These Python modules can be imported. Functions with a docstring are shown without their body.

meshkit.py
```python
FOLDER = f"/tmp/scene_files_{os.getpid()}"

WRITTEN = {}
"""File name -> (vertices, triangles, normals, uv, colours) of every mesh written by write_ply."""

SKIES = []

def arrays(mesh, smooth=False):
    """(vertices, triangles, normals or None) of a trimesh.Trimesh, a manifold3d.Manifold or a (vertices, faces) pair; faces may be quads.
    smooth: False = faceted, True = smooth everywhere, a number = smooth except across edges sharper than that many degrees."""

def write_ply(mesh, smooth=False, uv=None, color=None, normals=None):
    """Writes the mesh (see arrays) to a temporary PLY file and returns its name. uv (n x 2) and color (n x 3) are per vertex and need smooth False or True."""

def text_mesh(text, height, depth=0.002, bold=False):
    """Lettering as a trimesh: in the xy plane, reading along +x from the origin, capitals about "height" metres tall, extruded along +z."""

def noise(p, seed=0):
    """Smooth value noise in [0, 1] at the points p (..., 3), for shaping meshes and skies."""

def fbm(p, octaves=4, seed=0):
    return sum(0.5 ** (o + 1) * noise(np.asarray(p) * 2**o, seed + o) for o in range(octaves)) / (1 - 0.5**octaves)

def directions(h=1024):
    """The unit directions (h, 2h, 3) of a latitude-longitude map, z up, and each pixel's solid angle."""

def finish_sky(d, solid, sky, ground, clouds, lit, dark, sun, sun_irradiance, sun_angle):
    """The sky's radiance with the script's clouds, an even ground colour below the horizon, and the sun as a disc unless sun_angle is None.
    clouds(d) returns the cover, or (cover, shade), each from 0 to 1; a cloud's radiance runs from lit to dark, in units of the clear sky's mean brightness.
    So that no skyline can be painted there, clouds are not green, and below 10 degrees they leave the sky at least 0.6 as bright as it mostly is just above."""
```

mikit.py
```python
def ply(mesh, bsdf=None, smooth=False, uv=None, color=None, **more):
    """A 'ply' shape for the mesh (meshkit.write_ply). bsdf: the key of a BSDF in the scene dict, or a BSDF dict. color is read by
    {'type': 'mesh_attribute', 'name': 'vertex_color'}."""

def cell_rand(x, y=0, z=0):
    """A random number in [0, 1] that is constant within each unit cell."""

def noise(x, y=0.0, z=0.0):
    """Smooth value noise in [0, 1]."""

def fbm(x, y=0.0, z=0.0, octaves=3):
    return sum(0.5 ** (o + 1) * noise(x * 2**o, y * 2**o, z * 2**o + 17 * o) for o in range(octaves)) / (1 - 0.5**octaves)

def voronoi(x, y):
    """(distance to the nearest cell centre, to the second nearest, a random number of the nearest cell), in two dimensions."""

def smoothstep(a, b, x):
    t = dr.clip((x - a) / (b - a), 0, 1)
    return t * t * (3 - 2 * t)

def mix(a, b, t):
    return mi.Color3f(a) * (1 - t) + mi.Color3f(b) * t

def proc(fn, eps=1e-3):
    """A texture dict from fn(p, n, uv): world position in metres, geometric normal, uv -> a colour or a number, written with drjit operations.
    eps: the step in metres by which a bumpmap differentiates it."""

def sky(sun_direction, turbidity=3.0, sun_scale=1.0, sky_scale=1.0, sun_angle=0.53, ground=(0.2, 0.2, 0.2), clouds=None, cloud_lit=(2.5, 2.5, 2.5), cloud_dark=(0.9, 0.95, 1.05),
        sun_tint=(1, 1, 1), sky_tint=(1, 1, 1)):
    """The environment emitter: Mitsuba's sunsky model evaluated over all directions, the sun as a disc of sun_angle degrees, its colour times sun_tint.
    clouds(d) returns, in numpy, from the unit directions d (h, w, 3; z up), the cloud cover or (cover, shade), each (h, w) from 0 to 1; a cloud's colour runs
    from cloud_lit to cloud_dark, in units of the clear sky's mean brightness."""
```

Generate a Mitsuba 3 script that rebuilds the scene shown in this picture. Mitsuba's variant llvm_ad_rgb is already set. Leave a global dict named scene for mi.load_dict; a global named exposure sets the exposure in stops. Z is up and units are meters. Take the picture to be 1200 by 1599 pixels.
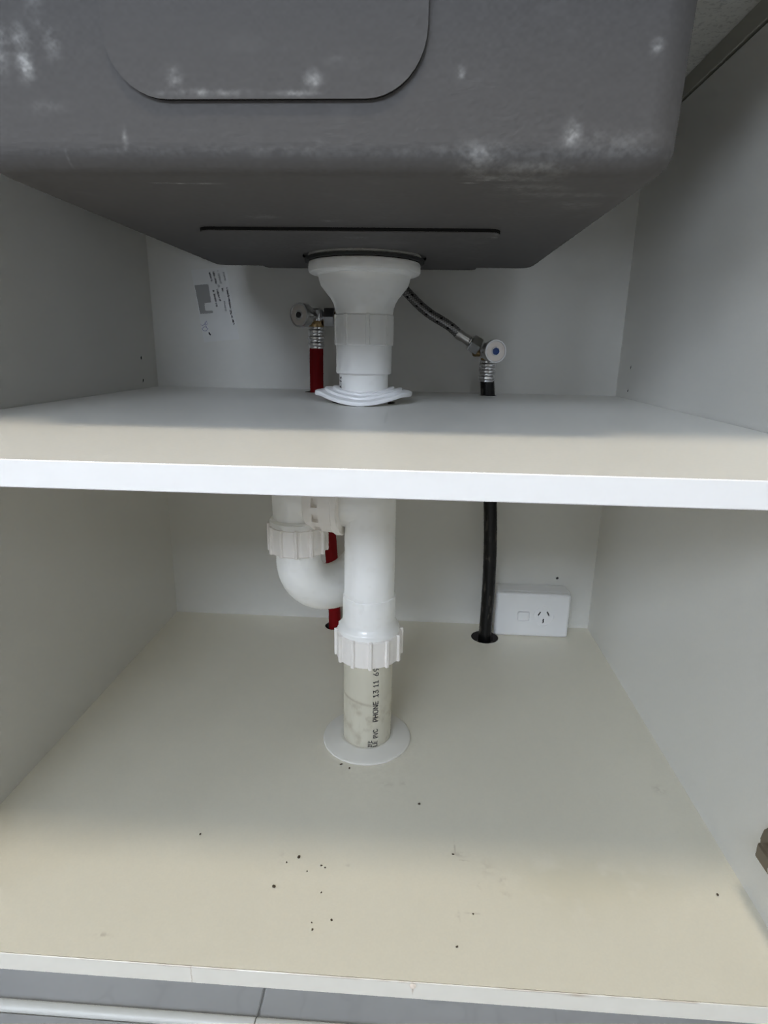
import math, random
import numpy as np, trimesh, manifold3d as m3, shapely.geometry as sg
from shapely import affinity
import drjit as dr, mitsuba as mi, mikit, meshkit

random.seed(7); rng = np.random.default_rng(7)
T = mi.ScalarTransform4f
scene, labels = {'type': 'scene'}, {}
W, ZS = 0.690, 0.377                     # inside width of the cabinet, top of its shelf (metres)

# ------------------------------------------------------------------ camera, lights, exposure
FOCAL = 922.86                           # pixels at a width of 1200
eye = np.array([0.39743, -0.90470, 0.44020])
fwd = np.array([-0.04976, 0.96206, -0.26827]); up = -np.array([0.03189, -0.26693, -0.96319])
scene['camera'] = {'type': 'perspective', 'fov': 2 * math.degrees(math.atan(600 / FOCAL)), 'fov_axis': 'x', 'near_clip': 0.01, 'far_clip': 50.0,
                   'to_world': T().look_at(origin=eye.tolist(), target=(eye + fwd).tolist(), up=up.tolist())}
exposure = -0.22
DAYLIGHT = [                                 # windows of the kitchen: wall, from, to, bottom, top, radiance
    ('front', -1.95, -1.05, 1.30, 2.10, [7.6, 8.4, 9.7]),
    ('front', -0.95, 0.12, 1.40, 2.10, [20.5, 23.0, 27.0]),
    ('front', 0.55, 1.40, 1.40, 2.10, [6.0, 6.7, 7.8]),
    ('left', -3.25, -2.05, 0.60, 1.50, [9.0, 9.9, 11.4])]
LAMP = [74.0, 65.0, 50.0]                    # round ceiling lamp above the kitchen floor
Z_FLOOR, Z_CEIL, Y_FRONT, X_LEFT, X_RIGHT = -0.15, 2.30, -3.40, -2.60, 2.60

# ------------------------------------------------------------------ materials
def rgb(c): return {'type': 'rgb', 'value': list(map(float, c))}
def pr(name, color, rough=0.4, spec=0.5, metallic=0.0, bump=None, **k):
    b = {'type': 'principled', 'base_color': color if isinstance(color, dict) else rgb(color), 'roughness': rough, 'specular': spec, 'metallic': metallic, **k}
    if bump: b = {'type': 'bumpmap', 'arbitrary': mikit.proc(bump[0], eps=bump[2]), 'scale': bump[1], 'bsdf': b}
    scene[name] = {'type': 'twosided', 'bsdf': b}
sm = mikit.smoothstep

def blob(p, cx, cy, rx, ry, ax=(0, 2)):
    a = (p[ax[0]] - cx) / rx; b = (p[ax[1]] - cy) / ry
    return dr.exp(-(a * a + b * b))

FRONT_DUST = [(.167, .601, .004, .008, .9), (.168, .590, .004, .005, .9), (.154, .602, .004, .012, .5), (.177, .622, .004, .010, .35), (.185, .602, .004, .006, .35),
              (.175, .571, .012, .003, .2), (.222, .554, .0015, .005, .6), (.185, .546, .0008, .003, .35), (.334, .583, .004, .004, .7), (.337, .553, .003, .002, .4),
              (.416, .587, .002, .003, .8), (.480, .557, .004, .006, .7), (.429, .548, .010, .006, .42), (.437, .540, .012, .005, .3), (.462, .542, .018, .003, .4),
              (.521, .599, .003, .003, .7), (.352, .592, .010, .003, .15), (.255, .584, .004, .005, .5), (.271, .577, .020, .0016, .6), (.324, .5765, .010, .0012, .7),
              (.504, .553, .030, .006, .18), (.374, .549, .16, .0025, .18)]
UNDER_DUST = [(.243, -.492, .006, .0012, .8), (.260, -.492, .007, .0015, .9), (.229, -.493, .004, .001, .6), (.424, -.496, .005, .0015, .6), (.269, -.392, .010, .006, .25), (.324, -.379, .008, .003, .25),
              (.337, -.324, .008, .005, .3), (.461, -.338, .003, .010, .5), (.485, -.467, .030, .006, .22), (.467, -.486, .020, .008, .25), (.310, -.233, .012, .012, .25), (.505, -.44, .016, .012, .16)]

def coat_color(p, n, uv):
    d = mi.Float(0)
    for cx, cz, rx, rz, s in FRONT_DUST: d += s * blob(p, cx, cz, rx, rz) * (p[1] < -0.50)
    for cx, cy, rx, ry, s in UNDER_DUST: d += s * blob(p, cx, cy, rx, ry, (0, 1)) * (p[2] < 0.5425)
    g = mikit.fbm(p[0] * 420, p[1] * 420, p[2] * 420, octaves=2)
    h = sm(.30, .70, mikit.fbm(p[0] * 170, p[1] * 170, p[2] * 170, octaves=3))
    d = dr.clip(d * (0.15 + 1.1 * g) * (.25 + h) + 0.03 * sm(.62, .8, mikit.fbm(p[0] * 60, p[1] * 60, p[2] * 60, octaves=3)), 0, 1)
    v = 0.92 + 0.16 * g
    return mikit.mix((.080 * v, .0765 * v, .0745 * v), (.50, .50, .49), d * 0.6)
def coat_bump(p, n, uv): return mikit.fbm(p[0] * 500, p[1] * 500, p[2] * 500, octaves=2)
pr('mat_sink_coat', mikit.proc(coat_color), 0.62, 0.28, bump=(coat_bump, 0.00035, 4e-4))

def panel_color(p, n, uv):
    g = mikit.noise(p[0] * 900, p[1] * 900, p[2] * 900)
    v = 0.985 + 0.03 * g
    return mi.Color3f(.625 * v, .618 * v, .578 * v)
pr('mat_melamine', mikit.proc(panel_color), 0.38, 0.5)

SCUFFS = [(.447, -.470, .008, .003, .35), (.4717, -.482, .007, .009, .22), (.484, -.494, .003, .004, .4), (.4848, -.508, .004, .003, .3), (.464, -.502, .0018, .003, .5), (.4434, -.530, .0018, .008, .3),
          (.4564, -.527, .005, .0008, .6), (.168, -.5656, .006, .002, .5), (.663, -.3716, .006, .006, .35), (.445, -.462, .0008, .006, .5), (.450, -.476, .006, .0008, .5), (.380, -.386, .006, .003, .2), (.395, -.384, .003, .004, .25), (.29, -.484, .003, .006, .2),
          (.35, -.489, .003, .002, .25), (.36, -.335, .058, .058, .10)]
def base_color(p, n, uv):
    g = mikit.noise(p[0] * 900, p[1] * 900, p[2] * 900)
    f = mikit.fbm(p[0] * 55, p[1] * 55, 3.0, octaves=3)
    stain = dr.clip(blob(p, .540, -.492, .045, .030, (0, 1)) + 0.6 * blob(p, .605, -.488, .045, .022, (0, 1)), 0, 1) * sm(.30, .62, f + .12)
    d = mi.Float(0)
    for cx, cy, rx, ry, s in SCUFFS: d += s * blob(p, cx, cy, rx, ry, (0, 1))
    d *= sm(.25, .7, mikit.fbm(p[0] * 260, p[1] * 260, 9.0, octaves=2))
    v = 0.985 + 0.03 * g
    c = mikit.mix((.675 * v, .645 * v, .545 * v), (.56, .53, .41), stain * 0.45)
    return mikit.mix(c, (.30, .25, .19), dr.clip(d, 0, 1) * 0.8)
pr('mat_base', mikit.proc(base_color), 0.42, 0.5)

def edge_color(p, n, uv):
    top = sm(-.0018, -.0004, p[2]) * (p[2] < .1)
    f = sm(.45, .7, mikit.fbm(p[0] * 40, 2.0, 5.0, octaves=3))
    crack = dr.exp(-dr.square((p[0] - .2445 - .0006 * mikit.noise(p[2] * 900)) / .0004)) * (p[2] < .1) * .5
    seal = blob(p, .4078, -.0022, .0022, .0025) * .55 + blob(p, .4079, -.006, .0005, .004) * .9
    spot = blob(p, .5245, -.001, .008, .0014) * .7
    low = dr.select(p[2] < .1, mi.Float(1), mi.Float(0))
    return mikit.mix(mikit.mix((.87, .87, .86), (.72, .70, .63), low), (.36, .28, .19), dr.clip(top * f * .45 + crack + seal + spot, 0, .9))
pr('mat_edge', mikit.proc(edge_color), 0.30, 0.5)

def pipe_color(p, n, uv):
    f = mikit.fbm(p[0] * 90, p[1] * 90, p[2] * 70, octaves=4)
    line = dr.exp(-dr.square((p[2] - .064 + .20 * (p[0] - .33) * (p[0] - .33) * 10 + .12 * (p[0] - .33)) / .0016)) * sm(.375, .345, p[0])
    dirt = dr.clip(sm(.48, .75, f) * sm(.075, .05, p[2]) * .45 + line * .5 + blob(p, .344, .049, .0035, .003) * .5, 0, 1)
    return mikit.mix((.53, .505, .415), (.27, .225, .155), dirt)
pr('mat_grey_pvc', mikit.proc(pipe_color), 0.33, 0.5)
def pvc_color(p, n, uv):
    f = sm(.60, .8, mikit.fbm(p[0] * 110, p[1] * 110, p[2] * 110, octaves=3))
    return mikit.mix((.84, .84, .815), (.55, .53, .47), f * .10)
pr('mat_pvc', mikit.proc(pvc_color), 0.15, 0.5)
pr('mat_nut', (.77, .74, .70), 0.4, 0.5)
pr('mat_plate_white', (.84, .845, .85), 0.28, 0.5)
pr('mat_flange', (.66, .645, .595), 0.5, 0.45)
pr('mat_outlet', (.72, .72, .715), 0.32, 0.5)
pr('mat_slot', (.02, .02, .02), 0.6)
pr('mat_black', (.012, .012, .012), 0.5)
pr('mat_pad_core', (.008, .008, .008), 0.8, 0.2)
def blackhose_color(p, n, uv):
    f = sm(.60, .70, mikit.fbm(p[0] * 260, p[1] * 260, p[2] * 60, octaves=3))
    return mikit.mix((.005, .005, .005), (.12, .105, .085), f * .35)
pr('mat_black_hose', mikit.proc(blackhose_color), 0.28, 0.3)
pr('mat_red', (.17, .002, .004), 0.6, 0.15)
pr('mat_chrome', (.74, .74, .75), 0.09, metallic=1.0)
pr('mat_satin', (.62, .60, .57), 0.36, metallic=1.0)
pr('mat_dial', (.78, .72, .68), 0.38, metallic=0.85)
pr('mat_brass', (.34, .24, .12), 0.35, metallic=1.0)
pr('mat_ink', (.03, .028, .03), 0.6, 0.2)
pr('mat_faint_ink', (.30, .30, .29), 0.7, 0.2)
pr('mat_blue_ink', (.30, .29, .40), 0.6, 0.2)
pr('mat_blue', (.012, .05, .22), 0.35)
pr('mat_sheet', (.645, .645, .625), 0.35, 0.5)
pr('mat_hinge', (.22, .19, .15), 0.4, metallic=0.8)
pr('mat_screw', (.72, .64, .55), 0.5)
pr('mat_crumb', (.06, .045, .03), 0.8)
pr('mat_sealant', (.84, .83, .80), 0.4)
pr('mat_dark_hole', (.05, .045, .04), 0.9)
def braid_color(p, n, uv):
    u, v = uv[0], uv[1]                       # u: metres along the hose, v: turns around it
    a = u / .0034
    s1 = .5 + .5 * dr.sin(6.2832 * (a + v * 6)); s2 = .5 + .5 * dr.sin(6.2832 * (a - v * 6))
    fleck = sm(.80, .92, dr.sin(6.2832 * (u / .017 + v * 1.0))) * sm(.1, .5, dr.sin(6.2832 * v * 6))
    c = mikit.mix((.17, .165, .16), (.40, .39, .38), s1 * s2)
    return mikit.mix(c, (.01, .01, .01), dr.clip(fleck, 0, 1))
pr('mat_braid', mikit.proc(braid_color), 0.38, metallic=0.8)
def stone_color(p, n, uv):
    f = mikit.fbm(p[0] * 60, p[1] * 60, p[2] * 60, octaves=4)
    s = sm(.5, .8, mikit.fbm(p[0] * 330, p[1] * 330, p[2] * 330, octaves=2))
    return mikit.mix(mikit.mix((.50, .50, .47), (.66, .66, .62), f), (.30, .30, .28), s * .5)
pr('mat_stone', mikit.proc(stone_color), 0.7, 0.3)
pr('mat_rail', (.36, .355, .31), 0.7, 0.3)
def tile_color(p, n, uv):
    f = mikit.fbm(p[0] * 9, p[1] * 14, 1.0, octaves=4)
    vein = dr.exp(-dr.square((mikit.fbm(p[0] * 14 + 3, p[1] * 14, 4.0, octaves=4) - .5) / .02))
    return mikit.mix(mikit.mix((.40, .40, .40), (.48, .48, .48), f), (.33, .33, .33), vein * .2)
pr('mat_tile', mikit.proc(tile_color), 0.35, 0.5)
pr('mat_trim_white', (.78, .77, .72), 0.4)
pr('mat_grout', (.40, .40, .39), 0.8)
pr('mat_wall', (.30, .29, .27), 0.8, 0.2)
pr('mat_ceiling', (.70, .70, .68), 0.9, 0.2)
pr('mat_frame', (.75, .75, .75), 0.4)

# ------------------------------------------------------------------ mesh helpers
def box(lo, hi, c=0.0, axes=None):
    """Box between two corners with chamfered edges of c."""
    lo, hi = np.array(lo, float), np.array(hi, float)
    if c <= 0:
        b = trimesh.creation.box(hi - lo); b.apply_translation((lo + hi) / 2); return b
    pts = []
    for sx in (0, 1):
        for sy in (0, 1):
            for sz in (0, 1):
                s = np.array([sx, sy, sz]); base = np.where(s, hi, lo); ins = np.where(s, -c, c)
                for k in range(3):
                    q = base + ins; q[k] = base[k]; pts.append(q)
    return trimesh.Trimesh(np.array(pts)).convex_hull
def rbox(lo, hi, r, seg=12):
    """Box with rounded edges: the hull of eight spheres."""
    lo, hi = np.array(lo, float) + r, np.array(hi, float) - r
    s = trimesh.creation.icosphere(subdivisions=2, radius=r)
    pts = np.vstack([s.vertices + [(lo, hi)[a][0], (lo, hi)[b][1], (lo, hi)[c][2]] for a in (0, 1) for b in (0, 1) for c in (0, 1)])
    return trimesh.Trimesh(pts).convex_hull
def lathe(profile, seg=72, closed=True):
    """Profile of (r, z) points, revolved about z; closed profiles form a ring."""
    pr_ = np.array(profile, float); n = len(pr_)
    a = np.linspace(0, 2 * math.pi, seg, endpoint=False)
    v = np.stack([pr_[:, 0][None] * np.cos(a)[:, None], pr_[:, 0][None] * np.sin(a)[:, None], np.repeat(pr_[:, 1][None], seg, 0)], -1).reshape(-1, 3)
    f = []
    for i in range(seg):
        j = (i + 1) % seg
        for k in range(n if closed else n - 1):
            l = (k + 1) % n
            f += [[i * n + k, j * n + k, j * n + l], [i * n + k, j * n + l, i * n + l]]
    m = trimesh.Trimesh(v, f, process=False); m.merge_vertices(); m.update_faces(m.nondegenerate_faces()); m.fix_normals()
    return m
def frame_to(d):
    """Rotation that takes +z to the direction d."""
    return trimesh.geometry.align_vectors([0, 0, 1], np.array(d, float) / np.linalg.norm(d))
def along(mesh, origin, d):
    m = mesh.copy(); m.apply_transform(frame_to(d)); m.apply_translation(origin); return m
def move(mesh, t): m = mesh.copy(); m.apply_translation(t); return m
def smooth_path(pts, n=60):
    from scipy.interpolate import CubicSpline
    p = np.array(pts, float); s = np.r_[0, np.cumsum(np.linalg.norm(np.diff(p, axis=0), axis=1))]
    return CubicSpline(s, p)(np.linspace(0, s[-1], n))
def tube(path, r, seg=32, caps=True, inner=None):
    p = np.array(path, float); n = len(p); r = np.broadcast_to(np.asarray(r, float), n)
    t = np.gradient(p, axis=0); t /= np.linalg.norm(t, axis=1, keepdims=True)
    u = np.cross(t[0], [0.3, 0.9, 0.1]); u /= np.linalg.norm(u); rings = []
    a = np.linspace(0, 2 * math.pi, seg, endpoint=False)
    for i in range(n):
        u = u - t[i] * (u @ t[i]); u /= np.linalg.norm(u); w = np.cross(t[i], u)
        rings.append(p[i] + r[i] * (np.cos(a)[:, None] * u + np.sin(a)[:, None] * w))
    v = np.vstack(rings); f = []
    for i in range(n - 1):
        for k in range(seg):
            l = (k + 1) % seg
            f += [[i * seg + k, i * seg + l, (i + 1) * seg + l], [i * seg + k, (i + 1) * seg + l, (i + 1) * seg + k]]
    if caps:
        v = np.vstack([v, p[0], p[-1]]); c0, c1 = len(v) - 2, len(v) - 1
        for k in range(seg):
            l = (k + 1) % seg
            f += [[c0, l, k], [c1, (n - 1) * seg + k, (n - 1) * seg + l]]
    m = trimesh.Trimesh(v, f, process=False)
    return m
def tube_uv(path, r, seg=32):
    """A tube with a seam, uv = (metres along, turns around)."""
    p = np.array(path, float); n = len(p)
    t = np.gradient(p, axis=0); t /= np.linalg.norm(t, axis=1, keepdims=True)
    u = np.cross(t[0], [0.3, 0.9, 0.1]); u /= np.linalg.norm(u)
    a = np.linspace(0, 2 * math.pi, seg + 1); s = np.r_[0, np.cumsum(np.linalg.norm(np.diff(p, axis=0), axis=1))]
    v, uv, f = [], [], []
    for i in range(n):
        u = u - t[i] * (u @ t[i]); u /= np.linalg.norm(u); w = np.cross(t[i], u)
        v.append(p[i] + r * (np.cos(a)[:, None] * u + np.sin(a)[:, None] * w)); uv.append(np.stack([np.full(seg + 1, s[i]), a / (2 * math.pi)], 1))
    for i in range(n - 1):
        for k in range(seg):
            f += [[i * (seg + 1) + k, i * (seg + 1) + k + 1, (i + 1) * (seg + 1) + k + 1], [i * (seg + 1) + k, (i + 1) * (seg + 1) + k + 1, (i + 1) * (seg + 1) + k]]
    return trimesh.Trimesh(np.vstack(v), f, process=False), np.vstack(uv)
def man(mesh):
    mesh = mesh.copy(); mesh.merge_vertices()
    return m3.Manifold(m3.Mesh(np.asarray(mesh.vertices, np.float32), np.asarray(mesh.faces, np.uint32)))
def tri(m):
    q = m.to_mesh(); return trimesh.Trimesh(q.vert_properties[:, :3], q.tri_verts, process=True)
def cyl(r, z0, z1, x=0, y=0, seg=64):
    return m3.Manifold.cylinder(z1 - z0, r, r, seg).translate((x, y, z0))
def prism(poly, h):
    return trimesh.creation.extrude_polygon(poly, h, engine='earcut')
def hexnut(af, h, seg=6, c=0.0012):
    R = af / math.sqrt(3)
    a = np.radians(np.arange(6) * 60 + 30); pts = []
    for z, k in ((0, 1 - c / R * 1.2), (c, 1), (h - c, 1), (h, 1 - c / R * 1.2)):
        pts += [[R * k * math.cos(q), R * k * math.sin(q), z] for q in a]
    return trimesh.Trimesh(pts).convex_hull
def grip_nut(r, h, ribs=12, a0=0.0, bore=0.026, rw=0.0030, rh=0.0022):
    """Slip nut: faceted ring with raised grip ribs and a bore, standing on z = 0."""
    body = lathe([(bore, 0), (r - .0012, 0), (r, .0012), (r, h - .0012), (r - .0012, h), (r - .004, h), (bore, h)], 96)
    parts = [man(body)]
    for k in range(ribs):
        b = box((-rw / 2, r - .002, -.0002), (rw / 2, r + rh, h + .0004), .0007)
        b.apply_transform(trimesh.transformations.rotation_matrix(a0 + k * 2 * math.pi / ribs, [0, 0, 1])); parts.append(man(b))
    return tri(m3.Manifold.batch_boolean(parts, m3.OpType.Add))

# ------------------------------------------------------------------ naming helpers
def numbered(key):
    if key not in scene and key not in labels and not any(k.startswith(key + '__') for k in scene): return key
    i = 1
    while f'{key}_{i:03d}' in scene or f'{key}_{i:03d}' in labels or any(k.startswith(f'{key}_{i:03d}__') for k in scene): i += 1
    return f'{key}_{i:03d}'
def obj(name, mesh, mat, parent=None, label=None, smooth=30, **more):
    key = numbered((parent + '__' if parent else '') + name)
    scene[key] = mikit.ply(mesh, mat, smooth=smooth, **more)
    if label: labels.setdefault(key, {})['label'] = label
    return key
def thing(name, label, cat, group=None):
    key = numbered(name); labels[key] = {'label': label, 'category': cat}
    if group: labels[key]['group'] = group
    return key
def tag(key, label, cat, group=None):
    labels[key] = {'label': label, 'category': cat}
    if group: labels[key]['group'] = group
    return key
def struct(name, mesh, mat, label, **more):
    scene[name] = mikit.ply(mesh, mat, **more); labels[name] = {'label': label, 'category': name.split('_')[0], 'kind': 'structure'}

# ------------------------------------------------------------------ the kitchen around the cabinet
struct('floor', box((X_LEFT, Y_FRONT, Z_FLOOR - .06), (X_RIGHT, .036, Z_FLOOR - .003)), 'mat_grout', 'kitchen floor under the cabinet, laid with grey tiles')
struct('ceiling', box((X_LEFT, Y_FRONT, Z_CEIL), (X_RIGHT, .036, Z_CEIL + .05)), 'mat_ceiling', 'white kitchen ceiling')
struct('wall_back', box((X_LEFT, .036, Z_FLOOR - .06), (X_RIGHT, .10, Z_CEIL + .05)), 'mat_wall', 'plain kitchen wall behind the cabinet')
struct('wall_right', box((X_RIGHT, Y_FRONT, Z_FLOOR - .06), (X_RIGHT + .06, .036, Z_CEIL + .05)), 'mat_wall', 'plain kitchen side wall on the right')
Q = {'front': (np.array([[1, 0, 0, 0], [0, 0, -1, Y_FRONT], [0, 1, 0, 0], [0, 0, 0, 1.0]]), (X_LEFT, X_RIGHT)), 'left': (np.array([[0, 0, -1, X_LEFT], [1, 0, 0, 0], [0, 1, 0, 0], [0, 0, 0, 1.0]]), (Y_FRONT, .036))}
def in_wall(poly, wall, t0, t1):
    m = prism(poly, t1 - t0); m.apply_translation([0, 0, t0]); m.apply_transform(Q[wall][0])
    if m.volume < 0: m.invert()
    return m
for wall, (M, (e0, e1)) in Q.items():
    shell = sg.box(e0, Z_FLOOR - .06, e1, Z_CEIL + .05)
    for w_, x0, x1, z0, z1, _ in DAYLIGHT:
        if w_ == wall: shell = shell.difference(sg.box(x0, z0, x1, z1))
    struct(f'wall_{wall}', in_wall(shell, wall, 0, .08), 'mat_wall', f'plain kitchen wall with windows, {wall} side')
for k, (wall, x0, x1, z0, z1, L) in enumerate(DAYLIGHT, 1):
    struct(f'window_{k}', in_wall(sg.box(x0, z0, x1, z1).difference(sg.box(x0 + .04, z0 + .04, x1 - .04, z1 - .04)), wall, .015, .065), 'mat_frame', 'white framed kitchen window')
    m = in_wall(sg.box(x0 + .04, z0 + .04, x1 - .04, z1 - .04), wall, .038, .042)
    scene[f'window_{k}__pane'] = mikit.ply(m, 'mat_frame', emitter={'type': 'area', 'radiance': rgb(L)})
lamp = thing('ceiling_light', 'round white ceiling lamp above the kitchen floor', 'light')
LX, LY = 0.45, -1.24
obj('base', move(lathe([(0, 0), (.19, 0), (.19, .025), (0, .025)], closed=False), (LX, LY, Z_CEIL - .025)), 'mat_frame', lamp)
dif = move(lathe([(0, -.03), (.12, -.026), (.165, -.012), (.175, 0)], closed=False), (LX, LY, Z_CEIL - .026))
if dif.face_normals[:, 2].mean() > 0: dif.invert()
obj('diffuser', dif, 'mat_frame', lamp, emitter={'type': 'area', 'radiance': rgb(LAMP)})

# floor tiles: a joint in depth at x = .27, the pale trim across it in front of the cabinet
rows = [(-.5165, .030)] + [(-.5265 - .60 * (k + 1), -.5265 - .60 * k) for k in range(4)]
for y0, y1 in rows:
    for k in range(-4, 5):
        x0, x1 = max(.2705 + .60 * (k - 1), X_LEFT), min(.2705 + .60 * k, X_RIGHT)
        if x1 - x0 > .02: obj('tile', box((x0 + .001, max(y0, Y_FRONT) + .001, Z_FLOOR - .010), (x1 - .001, y1 - .001, Z_FLOOR), .001), 'mat_tile', 'floor', smooth=False)
tr = lathe([(0, 0), (.0045, 0), (.0045, .002), (.0040, .0038), (.0025, .0050), (0, .0054)], 12)
bull = sg.Polygon([(-.0048, -.008), (.0048, -.008), (.0048, .001), (.0040, .0026), (.0022, .0036), (0, .0039), (-.0022, .0036), (-.0040, .0026), (-.0048, .001)])
for x0, x1 in ((X_LEFT, .2690), (.2702, X_RIGHT)):
    b = prism(bull, x1 - x0); b.apply_transform(np.array([[0, 0, 1, x0], [1, 0, 0, -.5215], [0, 1, 0, Z_FLOOR], [0, 0, 0, 1.0]]))
    obj('tile_trim', b, 'mat_trim_white', 'floor', 'narrow pale rounded trim between the tile rows', smooth=40)

# ------------------------------------------------------------------ the cabinet
TH, YF, YB, ZTOP = .016, -.5845, .016, .7165
cab = thing('sink_cabinet', 'open white melamine under-sink cabinet with one shelf and a cream base', 'cabinet')
def plate(x0, x1, y0, y1, z0, z1, holes=()):
    m = prism(sg.box(x0, y0, x1, y1), z1 - z0); m.apply_translation([0, 0, z0]); q = man(m)
    for hx, hy, hr in holes: q = q - cyl(hr, z0 - .01, z1 + .01, hx, hy, 48)
    return tri(q)
PINS = [(-.049, .4195), (-.049, .3880)]
for x0, sgn, lab in ((-TH, 1, 'left side panel with two small pin holes near the back'), (W, -1, 'right side panel with two small pin holes near the back')):
    q = man(box((x0, YF, -.016), (x0 + TH, YB, ZTOP)))
    for y, z in PINS:
        c = m3.Manifold.cylinder(.012, .0024, .0024, 24).rotate((0, 90, 0)).translate((-.006, 0, 0))
        q = q - c.translate(((W if sgn < 0 else 0.0), y, z))
    obj('side_panel', tri(q), 'mat_melamine', cab, lab, smooth=False)
q = man(box((0, 0, -.016), (W, YB, ZTOP)))
q = q - m3.Manifold.cylinder(.012, .0022, .0022, 24).rotate((90, 0, 0)).translate((.6327, .006, .0862))
obj('back_panel', tri(q), 'mat_melamine', cab, 'back panel with a small drilled hole above the power point', smooth=False)
HOT_LOW, COLD_LOW = (.2745, -.0275), (.5166, -.0455)
base = obj('base_panel', plate(0, W, YF + .001, 0, -.016, 0, [(*HOT_LOW, .0155), (*COLD_LOW, .0215), (.3513, -.309, .0300)]), 'mat_base', cab, 'cream base panel with scuffs and a faint brown stain', smooth=False)
obj('edge_band', box((0, YF, -.016), (W, YF + .001, 0), .0004), 'mat_edge', base, 'white front edge strip', smooth=False)
YS = -.594
SHOLES = [(.2530, -.0465, .0165), (.4985, -.038, .0125), (.334, -.195, .0375)]
shelf = obj('shelf', plate(.0012, W - .0012, YS + .001, -.0008, ZS - TH, ZS, SHOLES), 'mat_melamine', cab, 'white shelf cut out around the pipes', smooth=False)
obj('edge_band', box((.0012, YS, ZS - TH), (W - .0012, YS + .001, ZS), .0006), 'mat_edge', shelf, 'bright white front edge strip', smooth=False)
for y, z in PINS:
    obj('pin_hole', along(lathe([(0, 0), (.0023, 0), (.0023, .0004), (0, .0004)], 20, closed=False), (-.0010, y, z), (1, 0, 0)), 'mat_slot', cab, 'small dark pin hole', smooth=False)
    obj('pin_hole', along(lathe([(0, 0), (.0023, 0), (.0023, .0004), (0, .0004)], 20, closed=False), (W + .0010, y, z), (-1, 0, 0)), 'mat_slot', cab, 'small dark pin hole', smooth=False)
obj('drilled_hole', along(lathe([(0, 0), (.0024, 0), (.0024, .0004), (0, .0004)], 20, closed=False), (.6327, .0010, .0862), (0, -1, 0)), 'mat_slot', cab, 'small dark drilled hole', smooth=False)
def lining(hx, hy, hr, z0, z1): return move(lathe([(hr - .0006, z0), (hr - .0001, z0), (hr - .0001, z1), (hr - .0006, z1)], 48), (hx, hy, 0))
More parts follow.
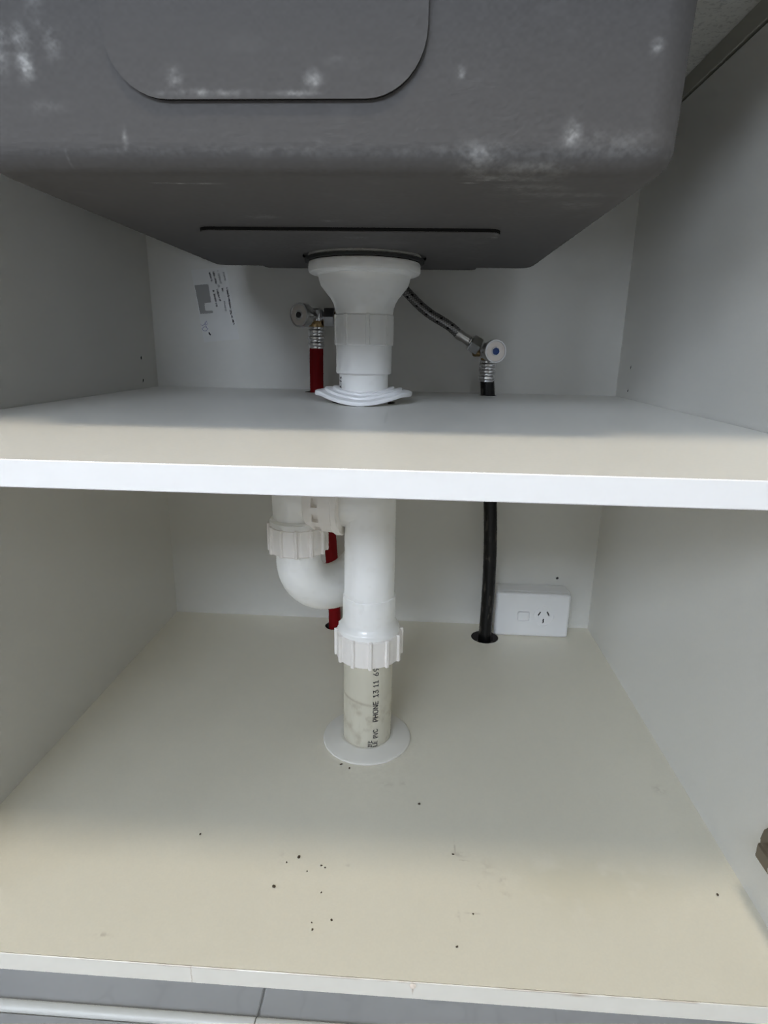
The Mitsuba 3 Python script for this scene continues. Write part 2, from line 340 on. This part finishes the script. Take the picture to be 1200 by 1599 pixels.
for hx, hy, hr in ((*HOT_LOW, .0155), (*COLD_LOW, .0215)): obj('hole_edge', lining(hx, hy, hr, -.0155, -.0003), 'mat_dark_hole', base, 'dark raw edge of a pipe hole')
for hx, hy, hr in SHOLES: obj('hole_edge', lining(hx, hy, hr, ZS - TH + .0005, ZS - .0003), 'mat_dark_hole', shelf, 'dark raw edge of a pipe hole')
obj('kickboard', box((0, -.46, Z_FLOOR), (W, -.444, -.016)), 'mat_melamine', cab, smooth=False)
plug = lathe([(0, 0), (.0022, 0), (.0022, .0006), (.0014, .0010), (0, .0010)], 24, closed=False)
obj('screw_cap', along(plug, (.4079, YF + .0003, -.0032), (0, -1, .25)), 'mat_screw', cab, 'small round filler cap on the front edge of the base')
# rail between side panel and bench, the dark gap below it
q = box((W - .0010, -.584, ZTOP + .0036), (W + TH, .016, .741), .0008)
obj('rail', q, 'mat_rail', cab, 'raw dark rail on top of the right side panel', smooth=False)
obj('rail', box((-TH, -.584, ZTOP + .0036), (.0010, .016, .741), .0008), 'mat_rail', cab, 'raw dark rail on top of the left side panel', smooth=False)
obj('rail_packer', box((W + .004, -.584, ZTOP), (W + TH, .016, ZTOP + .0036)), 'mat_pad_core', cab, smooth=False)
obj('rail_packer', box((-TH, -.584, ZTOP), (-.004, .016, ZTOP + .0036)), 'mat_pad_core', cab, smooth=False)

# ------------------------------------------------------------------ bench top and sink
BX0, BX1, BY0, BY1, BZ = .1235, .5435, -.5225, -.0820, .5390
def loft(x0, x1, y0, y1, zb, zt, rb, rc, taper):
    pts = []
    def ring(ins, z, r):
        a0, a1, b0, b1 = x0 + ins, x1 - ins, y0 + ins, y1 - ins; r = max(r, .002)
        for cx, cy, s in ((a1 - r, b1 - r, 0), (a0 + r, b1 - r, 90), (a0 + r, b0 + r, 180), (a1 - r, b0 + r, 270)):
            for k in range(9):
                t = math.radians(s + k * 11.25); pts.append([cx + r * math.cos(t), cy + r * math.sin(t), z])
    for k in range(9):
        t = math.radians(k * 11.25); ring(rb * (1 - math.sin(t)), zb + rb * (1 - math.cos(t)), rc - rb * (1 - math.sin(t)) * .8)
    ring(-taper, zt, rc + taper)
    return trimesh.Trimesh(pts).convex_hull
outer = man(loft(BX0, BX1, BY0, BY1, BZ, .782, .0150, .022, .006))
inner = man(loft(BX0 + .007, BX1 - .007, BY0 + .007, BY1 - .007, BZ + .008, .80, .014, .018, .006))
DX, DY = .334, -.195
rim = man(box((BX0 - .030, BY0 - .030, .7795), (BX1 + .030, BY1 + .030, .7835), .0012)) - man(loft(BX0 + .007, BX1 - .007, BY0 + .007, BY1 - .007, .70, .82, .014, .018, 0))
sink = thing('kitchen_sink', 'dark grey coated sink bowl hanging over the shelf, dusted with white marks', 'sink')
obj('bowl', tri((outer - inner) + rim - cyl(.046, .5, .6, DX, DY)), 'mat_sink_coat', sink, smooth=25)
def rr(x0, y0, x1, y1, r): return sg.box(x0 + r, y0 + r, x1 - r, y1 - r).buffer(r, quad_segs=10)
def pad(poly, t0, t1, M):
    m = prism(poly, t1 - t0); m.apply_translation([0, 0, t0]); m.apply_transform(M); return m
slope = math.atan(.006 / (.782 - BZ - .015))
Mf = np.eye(4); Mf[:3, 0] = [1, 0, 0]; Mf[:3, 1] = [0, -math.sin(slope), math.cos(slope)]; Mf[:3, 2] = [0, -math.cos(slope), -math.sin(slope)]; Mf[:3, 3] = [0, BY0, BZ + .015]
fp = rr(.216, .020, .397, .170, .034)
p0 = obj('sound_pad', pad(fp.buffer(-.0002), -.001, .0022, Mf), 'mat_pad_core', sink, 'rounded sound-deadening pad on the front of the bowl')
def flip(m): return m if m.volume > 0 else (m.invert() or m)
obj('face', flip(pad(fp, .0022, .0032, Mf)), 'mat_sink_coat', p0, 'grey coated face of the pad')
Mu = np.diag([1, 1, -1, 1.0]); Mu[2, 3] = BZ
up_ = rr(.200, -.352, .465, -.100, .012).difference(sg.Point(DX, DY).buffer(.0690, quad_segs=24))
p1 = obj('sound_pad', flip(pad(up_.buffer(-.0002), -.0005, .0026, Mu)), 'mat_pad_core', sink, 'flat sound-deadening pad under the bowl around the drain')
obj('face', flip(pad(up_.buffer(0), .0026, .0033, Mu)), 'mat_sink_coat', p1, 'dark grey coated face of the pad')
bench = sg.box(-.55, -.588, 1.25, .036).difference(sg.box(BX0 - .012, BY0 - .012, BX1 + .012, BY1 + .012)).difference(sg.Point(.335, -.042).buffer(.022))
bt = prism(bench, .0385); bt.apply_translation([0, 0, .741])
tag(obj('benchtop', bt, 'mat_stone', smooth=False), 'grey speckled benchtop seen from below at the upper right', 'benchtop')

# ------------------------------------------------------------------ the waste pipe
drain = thing('drain_pipe', 'white plastic sink waste with slip nuts, trap bend and standpipe', 'drain pipe')
def D(profile, **k): return move(lathe(profile, **k), (DX, DY, 0))
obj('sink_strainer', D([(.046, .5475), (.052, .5475), (.052, .549), (.0, .549), (0, .545), (.044, .545), (.044, .53), (.046, .53)], closed=True), 'mat_satin', drain, 'metal strainer cup in the sink drain')
obj('backing_ring', D([(.045, .5342), (.0625, .5342), (.0632, .5350), (.0632, .5372), (.0622, .5385), (.045, .5385)]), 'mat_flange', drain, 'pale ring against the sink')
obj('gasket', D([(.040, .5302), (.0665, .5306), (.0668, .5336), (.060, .5343), (.040, .5343)]), 'mat_black', drain, 'black rubber gasket ring')
R_ = [(.030, .5305), (.0585, .5305), (.0618, .5298), (.0628, .5280), (.0628, .5215), (.0618, .5192), (.0590, .5178), (.0535, .5172), (.0520, .5160), (.0508, .5110), (.0488, .5055), (.0440, .4995), (.0388, .4935), (.0358, .4885), (.0340, .4838), (.0331, .4790), (.0325, .4755), (.030, .4755)]
obj('waste_cup', D(R_, seg=96), 'mat_pvc', drain, 'white funnel-shaped waste cup under the sink')
def band(r0, r1, h, ribs, rw, rh, z, a0): return move(grip_nut(r1, h, ribs, a0, r0, rw, rh), (DX, DY, z))
obj('slip_nut', band(.0295, .0332, .0335, 8, .0050, .0009, .4420, math.pi + .20), 'mat_pvc', drain, 'smooth white union nut')
obj('collar', D([(.028, .4102), (.0312, .4102), (.0322, .4112), (.0322, .4420), (.028, .4420)]), 'mat_pvc', drain)
def arc(c, u, v, r, a0, a1, n=16): return [np.array(c) + r * (math.cos(t) * np.array(u) + math.sin(t) * np.array(v)) for t in np.linspace(a0, a1, n)]
RXx, RYy = .3522, -.309
RX2, RY2 = .3450, -.2120                          # the rear limb of the trap; the tail pipe leans over to it
obj('tailpipe', tube(smooth_path([(DX, DY, .4125), (DX, DY, .395), (DX + .0003, DY - .001, .37), (.3370, -.2035, .315), (RX2, RY2, .262)], 24), .0285, 64), 'mat_pvc', drain, 'tail pipe passing through the shelf')
LXx, LYy, RL = .2725, -.2970, .0243              # the front limb of the trap, left of the standpipe
ud = np.array([RX2 - LXx, RY2 - LYy, 0]); ub = np.linalg.norm(ud) / 2; ud /= 2 * ub; zc, uv_ = .2165, .0485
mid = np.array([LXx, LYy, zc]) + ud * ub
turn = [mid + ub * math.cos(t) * ud - uv_ * math.sin(t) * np.array([0, 0, 1]) for t in np.linspace(0, math.pi, 48)]
bend = [(RX2, RY2, z) for z in np.linspace(.272, zc + .004, 8)] + turn + [(LXx, LYy, z) for z in np.linspace(zc + .004, .250, 6)]
br = np.full(len(bend), RL); br[:5] = [.0284, .0284, .0284, .0275, .0255]; br[8:56] = RL + .0025 * np.sin(np.linspace(0, math.pi, 48))
obj('trap_bend', tube(np.array(bend), br, 64), 'mat_pvc', drain, 'white U-shaped trap bend', smooth=50)
obj('slip_nut', move(grip_nut(.0308, .0300, 12, .12, .0240, .0036, .0024), (LXx, LYy, .2250)), 'mat_nut', drain, 'ribbed white slip nut on the trap bend')
obj('nut_ring', move(lathe([(.0235, .2545), (.0298, .2545), (.0302, .2575), (.0298, .2600), (.0280, .2620), (.0235, .2620)]), (LXx, LYy, 0)), 'mat_pvc', drain)
hd = np.array([RXx - LXx, RYy - LYy, 0]); HL = np.linalg.norm(hd); hd /= HL
ZH, ER = .2835, .0268
c0 = np.array([LXx, LYy, ZH])
def ball_elbow(c, z0, d, length, r0, r1):
    """A tight elbow: a vertical and a level pipe that meet in a rounded corner."""
    up_p = tube(np.array([(c[0], c[1], z) for z in np.linspace(z0, c[2], 8)]), np.linspace(r0, r1, 8), 72)
    lv = tube(np.array([c + d * t for t in np.linspace(0, length, 4)]), r1, 72)
    sp = trimesh.creation.icosphere(subdivisions=5, radius=r1 * 1.0005); sp.apply_translation(c)
    return tri(man(up_p) + man(lv) + man(sp))
obj('elbow', ball_elbow(c0, .252, hd, .030, .0258, .0268), 'mat_pvc', drain, 'white elbow above the trap nut', smooth=40)
ring = lathe([(.0262, .0150), (.0292, .0152), (.0312, .0175), (.0328, .0230), (.0338, .0290), (.0340, .0462), (.0357, .0464), (.0363, .0472), (.0363, .0522), (.0355, .0532), (.0262, .0534)], 96)
rm = man(ring)
for k in range(12):
    b = man(box((.0285, -.0048, .0262), (.042, .0048, .0332)))
    rm = rm - b.rotate((0, 0, k * 30 + 22))
obj('coupling', along(tri(rm), c0, hd), 'mat_nut', drain, 'slotted white coupling between the elbows', smooth=35)
c1 = np.array([RXx, RYy, ZH])
obj('elbow', ball_elbow(c1, .178, -hd, HL - .032, .0272, .0268), 'mat_pvc', drain, 'long white elbow turning down to the standpipe', smooth=40)
def S(profile, **k): return move(lathe(profile, **k), (RXx, RYy, 0))
obj('socket', S([(.024, .1385), (.0330, .1385), (.0340, .1400), (.0338, .1432), (.0325, .1462), (.0300, .1490), (.0290, .1530), (.0288, .1800), (.0282, .1812), (.0270, .1815), (.024, .1815)], seg=72), 'mat_pvc', drain, 'white flared socket')
obj('slip_nut', move(grip_nut(.0358, .0310, 12, .12, .0278, .0040, .0026), (RXx, RYy, .1090)), 'mat_nut', drain, 'ribbed pinkish-white slip nut on the standpipe')
stand = obj('standpipe', tube(np.array([(.3513, -.309, -.016), (.3513, -.309, 0), (.3516, -.309, .05), (.3520, -.309, .1385)]), .0275, 72), 'mat_grey_pvc', drain, 'stained grey pipe with black printed lettering')
def pipe_text(text, height, length, z0, theta0, R, cx_, cy_, parent, bold=False):
    m = meshkit.text_mesh(text, height, depth=.0004, bold=bold)
    m = m.subdivide_to_size(.0022)
    v = m.vertices.copy(); v[:, 0] -= v[:, 0].min(); v[:, 0] *= length / v[:, 0].max()
    th = theta0 - v[:, 1] / R; r = R - .0001 + v[:, 2]
    m.vertices = np.stack([cx_ + r * np.sin(th), cy_ - r * np.cos(th), z0 + v[:, 0]], 1)
    obj('lettering', m, 'mat_ink', parent, 'black printed lettering', smooth=False)
TX, TY = .35155, -.309
pipe_text('69', .0062, .0098, .0958, .52, .0277, TX, TY, stand)
pipe_text('11', .0062, .0078, .0820, .52, .0277, TX, TY, stand)
pipe_text('13', .0062, .0095, .0690, .52, .0277, TX, TY, stand)
pipe_text('PHONE', .0062, .0255, .0385, .52, .0277, TX, TY, stand)
pipe_text('PVC', .0056, .0110, .0175, .52, .0277, TX, TY, stand)
pipe_text('LE', .0056, .0065, .0065, .50, .0277, TX, TY, stand)
pipe_text('IFE', .0045, .0080, .0065, .27, .0277, TX, TY, stand)
pipe_text('II:II', .0045, .017, .390, -1.05, .0286, DX, DY, 'drain_pipe__tailpipe')
# the loose cover plates
fl = lathe([(.0278, .0012), (.0500, 0), (.0508, .0008), (.0506, .0022), (.0485, .0034), (.0380, .0052), (.0320, .0066), (.0300, .0066), (.0278, .0058)], 96)
tag(obj('cover_plate', move(fl, (.3514, -.309, 0)), 'mat_flange'), 'flat white cover ring on the cabinet base around the standpipe', 'cover plate')
def wavy():
    prof = [(.0292, .0065), (.0340, .0040), (.0440, .0005), (.0555, -.0030), (.0568, -.0028), (.0573, -.0020), (.0573, .0008), (.0566, .0020), (.0552, .0024), (.0470, .0030), (.0458, .0036), (.0454, .0056), (.0446, .0064), (.0378, .0070), (.0366, .0076), (.0362, .0094), (.0354, .0102), (.0292, .0104)]
    p = np.array(prof); m = lathe(p, 144); v = m.vertices.copy()
    x = v[:, 0] / .057; lift = .0125 * np.abs(x) ** 1.7 * (1 - .22 * np.clip(np.abs(x) - .75, 0, 1)) ; ease = np.where(np.abs(x) > .82, (np.abs(x) - .82) * .020, 0)
    v[:, 2] += lift - ease
    m.vertices = v; return m
tag(obj('cover_plate', move(wavy(), (DX, DY, ZS + .0031)), 'mat_plate_white', smooth=50), 'warped white stepped cover ring on the shelf around the tail pipe', 'cover plate')

# ------------------------------------------------------------------ water hoses and stop valves
hot = np.array([.2545, -.0485, 0])
path = smooth_path([(.2537, -.0485, .447), (.2535, -.0485, .40), (.2545, -.0475, .34), (.2620, -.0420, .24), (.2690, -.0320, .146), (.2735, -.0282, .06), (.2745, -.0275, -.012)], 80)
tag(obj('water_hose', tube(path, .0096, 40), 'mat_red', smooth=50), 'dark red water hose rising beside the waste pipe', 'hose')
path = smooth_path([(.4958, -.038, .400), (.4985, -.038, .377), (.5040, -.039, .31), (.5118, -.042, .217), (.5160, -.042, .154), (.5178, -.043, .08), (.5166, -.0455, -.012)], 80)
tag(obj('water_hose', tube(path, .0100, 40), 'mat_black_hose', smooth=50), 'black water hose rising beside the power point', 'hose')

def ferrule(r):
    prof = [(0, 0), (r, 0)]
    for k in range(3):
        z = .002 + k * .0085
        prof += [(r, z), (r + .0002, z + .001), (r + .0010, z + .0022), (r + .0010, z + .0050), (r + .0002, z + .0062), (r, z + .007)]
    prof += [(r, .0285), (r - .001, .0295), (0, .0295)]
    return lathe(prof, 48, closed=False)
def handle(R, L):
    """Round valve handle along +z with notched rim and a recessed ring on its face."""
    q = man(lathe([(0, 0), (R * .72, 0), (R * .95, .003), (R * .98, L * .5), (R, L - .002), (R * .97, L), (R * .86, L), (R * .84, L - .0010), (R * .40, L - .0010), (R * .36, L - .0003), (0, L - .0003)], 72, closed=False))
    for k in range(6): q = q - cyl(.0030, -.01, L - .004, R * 1.09 * math.cos(k * math.pi / 3 + .5), R * 1.09 * math.sin(k * math.pi / 3 + .5), 24)
    return tri(q)
# hot valve
hv = thing('stop_valve', 'chrome stop valve with black centre dot above the red hose', 'valve')
hb = np.array([.2545, -.0485, .4790])
obj('ferrule', move(ferrule(.0105), (.2537, -.0485, .4370)), 'mat_chrome', hv, 'beaded chrome crimp sleeve')
obj('inlet', move(lathe([(0, 0), (.0095, 0), (.0110, .004), (.0100, .010), (.0085, .014), (0, .014)], 40, closed=False), (.2540, -.0485, .4645)), 'mat_brass', hv, 'brass inlet')
obj('body', tube(np.array([(.2543, -.0485, .468), (.2543, -.0485, .474), (.2545, -.0485, .4790), (.2545, -.0485, .4880), (.2545, -.0485, .4905)]), [.0080, .0100, .0105, .0095, .006], 40), 'mat_chrome', hv)
hdir = np.array([-.50, -.86, .03]); hdir /= np.linalg.norm(hdir)
obj('spindle', along(lathe([(0, 0), (.0075, 0), (.0075, .020), (0, .020)], 32, closed=False), hb + hdir * .004, hdir), 'mat_satin', hv)
hh = obj('handle', along(handle(.0160, .0170), hb + hdir * .0205, hdir), 'mat_chrome', hv, 'round chrome handle', smooth=35)
obj('face', along(lathe([(.0062, 0), (.0132, 0), (.0132, .0007), (.0128, .0009), (.0066, .0009), (.0062, .0007)], 48), hb + hdir * .0362, hdir), 'mat_dial', hh, 'satin face ring with worn marks')
obj('dot', along(lathe([(0, 0), (.0038, 0), (.0038, .0012), (.003, .0016), (0, .0016)], 32, closed=False), hb + hdir * .0370, hdir), 'mat_slot', hh, 'black centre dot')
obj('nut', along(hexnut(.0240, .0150), hb + np.array([.0105, 0, 0]), (1, 0, 0)), 'mat_chrome', hv, 'chrome hexagon nut', smooth=False)
obj('outlet', along(lathe([(0, 0), (.0065, 0), (.0065, .014), (0, .014)], 32, closed=False), hb + np.array([.0245, 0, .0012]), (1, 0, .1)), 'mat_brass', hv)
path = smooth_path([tuple(hb + [.0380, 0, .002]), (.306, -.0480, .493), (.316, -.0455, .54), (.322, -.043, .62), (.327, -.042, .76)], 60)
m, uv = tube_uv(path, .0062, 32); tag(obj('braided_hose', m, 'mat_braid', smooth=True, uv=uv), 'braided hose from the valve with the black dot, behind the white waste', 'hose')
# cold valve
cv = thing('stop_valve', 'chrome stop valve with blue centre dot above the black hose', 'valve')
cb = np.array([.4915, -.0400, .4370])
obj('ferrule', move(ferrule(.0108), (.4953, -.038, .3960)), 'mat_chrome', cv, 'beaded chrome crimp sleeve')
obj('inlet', tube(np.array([(.4950, -.038, .423), (.4942, -.0385, .430), (.4925, -.0395, .4365)]), [.0098, .0088, .0080], 36), 'mat_brass', cv, 'brass inlet')
obj('body', tube(np.array([(.4950, -.0385, .428), (.4932, -.039, .434), (.4915, -.0400, .4375), (.4880, -.0400, .4410), (.4850, -.0400, .4430)]), [.0082, .0098, .0105, .0098, .0070], 40), 'mat_chrome', cv)
cdir = np.array([.27, -.96, .02]); cdir /= np.linalg.norm(cdir)
obj('spindle', along(lathe([(0, 0), (.0080, 0), (.0080, .020), (0, .020)], 32, closed=False), cb + cdir * .003, cdir), 'mat_satin', cv)
hh = obj('handle', along(handle(.0156, .0170), cb + cdir * .0190, cdir), 'mat_chrome', cv, 'round chrome handle', smooth=35)
obj('face', along(lathe([(.0060, 0), (.0130, 0), (.0130, .0007), (.0126, .0009), (.0064, .0009), (.0060, .0007)], 48), cb + cdir * .0347, cdir), 'mat_dial', hh, 'satin face ring with worn marks')
obj('dot', along(lathe([(0, 0), (.0046, 0), (.0046, .0012), (.0038, .0016), (0, .0016)], 32, closed=False), cb + cdir * .0355, cdir), 'mat_blue', hh, 'blue centre dot')
hs = np.array([-.86, -.02, .50]); hs /= np.linalg.norm(hs)
obj('nut', along(hexnut(.0225, .0150), cb + hs * .0100, hs), 'mat_chrome', cv, 'chrome hexagon nut', smooth=False)
obj('test_stub', along(lathe([(0, 0), (.0055, 0), (.0058, .010), (.0045, .0125), (0, .013)], 32, closed=False), cb + np.array([-.006, 0, -.0010]), (-.98, -.15, -.05)), 'mat_brass', cv, 'brass stub')
p_end = cb + hs * .0255
fer = along(lathe([(0, 0), (.0062, 0), (.0074, .0012), (.0074, .0030), (.0066, .0042), (.0066, .0150), (.0072, .0165), (.0072, .0230), (.0062, .0240), (0, .0240)], 40, closed=False), cb + hs * .0245, hs)
fh = thing('braided_hose', 'braided hose curving from behind the white waste to the valve with the blue dot', 'hose')
obj('ferrule', fer, 'mat_satin', fh, 'metal crimp sleeve')
path = smooth_path([tuple(cb + hs * .046), (.4370, -.0440, .4715), (.4189, -.045, .4815), (.4008, -.045, .4935), (.3872, -.045, .5055), (.3755, -.045, .5169), (.3625, -.044, .535), (.351, -.043, .58), (.345, -.042, .66), (.344, -.042, .76)], 110)
m, uv = tube_uv(path, .0066, 36); obj('sleeve', m, 'mat_braid', fh, smooth=True, uv=uv)

# ------------------------------------------------------------------ power point
pp = thing('power_point', 'white surface-mounted power point with one switch on the cabinet base', 'power outlet')
obj('mounting_block', rbox((.5345, -.0300, .0005), (.6478, -.0005, .0745), .0035), 'mat_outlet', pp, smooth=40)
face = man(rbox((.5318, -.0395, .0005), (.6476, -.0270, .0742), .0045)) - man(rbox((.5660, -.045, .0268), (.5860, -.0372, .0442), .0036))
def slot(cx_, cz_, ang, L=.0072, w=.0022): return m3.Manifold.cube((L, .02, w), True).rotate((0, ang, 0)).translate((cx_, -.0395, cz_))
SL = [(.6003, .0410, -60), (.6140, .0412, 60), (.6073, .0285, 90)]
for s in SL: face = face - slot(*s)
groove = man(lathe([(.0155, 0), (.0160, 0), (.0160, .001), (.0155, .001)], 64)).rotate((90, 0, 0)).translate((.6072, -.0390, .0365))
fpl = obj('face_plate', tri(face - groove), 'mat_outlet', pp, smooth=40)
for s in SL: obj('socket_slot', tri(m3.Manifold.cube((.0072, .002, .0022), True).rotate((0, s[2], 0)).translate((s[0], -.0382, s[1]))), 'mat_slot', fpl, 'dark socket slot', smooth=False)
sw = rbox((.5672, -.0405, .0282), (.5848, -.0370, .0428), .0017)
obj('switch', sw, 'mat_outlet', fpl, 'small white rocker switch', smooth=40)

# ------------------------------------------------------------------ label on the back panel
ls = thing('paper_label', 'pale printed label on the back panel above the shelf', 'label')
sheet = sg.Polygon([(.0632, .5440), (.1150, .5480), (.1300, .4480), (.0760, .4430)])
def on_wall(poly, t, y0=0.0):
    m = prism(poly, t); m.apply_transform(np.array([[1, 0, 0, 0], [0, 0, -1, y0], [0, 1, 0, 0], [0, 0, 0, 1.0]])); return m
obj('sheet', on_wall(sheet, .00015), 'mat_sheet', ls, smooth=False)
def stroke(pts, w): return sg.LineString(pts).buffer(w / 2, quad_segs=3)
LINES = [(.0904, .5401, .093, .5291, 0), (.0963, .5414, .0993, .5257, 0), (.103, .5429, .1065, .526, 1), (.111, .5408, .1132, .5297, 1), (.0948, .5161, .0986, .4934, 0), (.1004, .5174, .1037, .5017, 0), (.1024, .5235, .1036, .5211, 1),
         (.108, .5192, .1085, .5155, 0), (.1149, .5198, .1188, .4927, 0), (.1186, .4884, .1229, .4687, 0), (.1102, .5014, .1117, .4880, 1)]
for x0, z0, x1, z1, faint in LINES:
    L = math.hypot(x1 - x0, z1 - z0); d = np.array([x1 - x0, z1 - z0]) / L; n_ = np.array([-d[1], d[0]]); s = 0; marks = []
    while s < L:                                    # a row of small printed characters, too blurred to read in the photograph
        w = random.uniform(.0010, .0016)
        if random.random() < .86:
            a = np.array([x0, z0]) + d * s; h = random.uniform(.0008, .0013)
            marks.append(sg.LineString([a - n_ * h, a + n_ * h]).buffer(.00042)); 
            if random.random() < .6: marks.append(sg.LineString([a - n_ * h * random.choice((-1, 1)), a + d * w * .7 + n_ * h * random.uniform(-1, 1)]).buffer(.00036))
        s += w
    ms = [on_wall(g, .00025) for g in marks]
    obj('print_line', trimesh.util.concatenate(ms), 'mat_faint_ink' if faint else 'mat_ink', ls, smooth=False)
blockp = sg.Polygon([(.0671, .5229), (.0875, .5247), (.0905, .4995), (.08, .4983), (.0807, .4878), (.0921, .4881), (.0922, .4847), (.0729, .4832)])
obj('print_block', on_wall(blockp, .00025), 'mat_faint_ink', ls, 'grey printed block with a notch', smooth=False)
SCR = [[(.0739, .462), (.0773, .465), (.0812, .4644), (.083, .462), (.0796, .4589), (.0763, .4595), (.0739, .462)], [(.0812, .4644), (.079, .4706), (.0817, .473), (.0828, .4693)], [(.0789, .47), (.083, .4675)], [(.073, .4681), (.0745, .4663), (.0796, .4693)]]
obj('handwriting', trimesh.util.concatenate([on_wall(stroke(s, .0008), .00025) for s in SCR]), 'mat_blue_ink', ls, 'purple pen scribble', smooth=False)
obj('pen_dot', on_wall(stroke([(.0843, .4564), (.0861, .454)], .0022), .00025), 'mat_ink', ls, smooth=False)

# ------------------------------------------------------------------ hinge plate on the right side panel
hp = thing('hinge_plate', 'dark metal hinge plate at the right edge, low on the side panel', 'hinge')
prof = sg.Polygon([(-.5680, .040), (-.5030, .052), (-.4975, .0625), (-.4995, .073), (-.5030, .078), (-.5680, .084)])
m = prism(prof, .0035); m.apply_transform(np.array([[0, 0, -1, W], [1, 0, 0, 0], [0, 1, 0, 0], [0, 0, 0, 1.0]]))
if m.volume < 0: m.invert()
obj('plate', m, 'mat_hinge', hp, smooth=False)
obj('arm', box((W - .0130, -.575, .0555), (W - .0030, -.508, .0695), .0015), 'mat_hinge', hp, smooth=False)
obj('screw', along(lathe([(0, 0), (.0035, 0), (.003, .0015), (0, .0018)], 24, closed=False), (W - .0128, -.530, .0625), (-1, 0, 0)), 'mat_satin', hp)

# ------------------------------------------------------------------ crumbs on the base
CR = [(.3051, -.4835, .0022), (.2899, -.5146, .0020), (.4125, -.4114, .0020), (.2086, -.4647, .0014), (.3264, -.4908, .0013), (.3300, -.4925, .0010), (.3426, -.5410, .0013), (.3288, -.5501, .0012), (.3273, -.3594, .0018), (.3370, -.3648, .0015),
      (.4412, -.5560, .0013), (.6639, -.4955, .0015), (.3273, -.5443, .0009), (.3151, -.4975, .0010), (.2954, -.4897, .0011), (.3306, -.5171, .0010), (.4560, -.5276, .0010), (.4430, -.4702, .0014)]
CRUMB_SAYS = ['largest dark crumb in the loose scatter left of the middle of the cream base', 'dark crumb in front and left of the largest crumb', 'lone dark crumb in front and right of the floor cover ring', 'lone small crumb far left of all the other crumbs',
    'left one of two close crumbs right of the largest crumb', 'right one of two close crumbs right of the largest crumb', 'right and farther back of three tiny crumbs nearest the front edge', 'foremost of three tiny crumbs near the front edge of the base', 'dark crumb touching the front of the floor cover ring, on the left', 'dark crumb touching the front of the floor cover ring, on the right',
    'lone crumb near the front edge, just right of the filler cap', 'lone crumb beside the right side panel', 'middle one of three tiny crumbs near the front edge of the base', 'tiny crumb between the largest crumb and the close pair', 'tiny crumb just left of the largest crumb', 'tiny crumb in front of the close pair of crumbs', 'tiny crumb lying on a short brown scuff in front', 'dark crumb at the end of a scratch right of the middle of the base']
for (x, y, r), says in zip(CR, CRUMB_SAYS):
    m = trimesh.creation.icosphere(subdivisions=1, radius=r * .62); m.vertices *= 1 + .35 * (rng.random((len(m.vertices), 1)) - .5)
    m.vertices *= [1.0, 1.3, .55]; m.apply_transform(trimesh.transformations.rotation_matrix(rng.random() * 6, [0, 0, 1])); m.apply_translation([x, y, -m.vertices[:, 2].min()])
    tag(obj('crumb', m, 'mat_crumb', smooth=False), says, 'crumb', 'dark crumbs on the cabinet base')
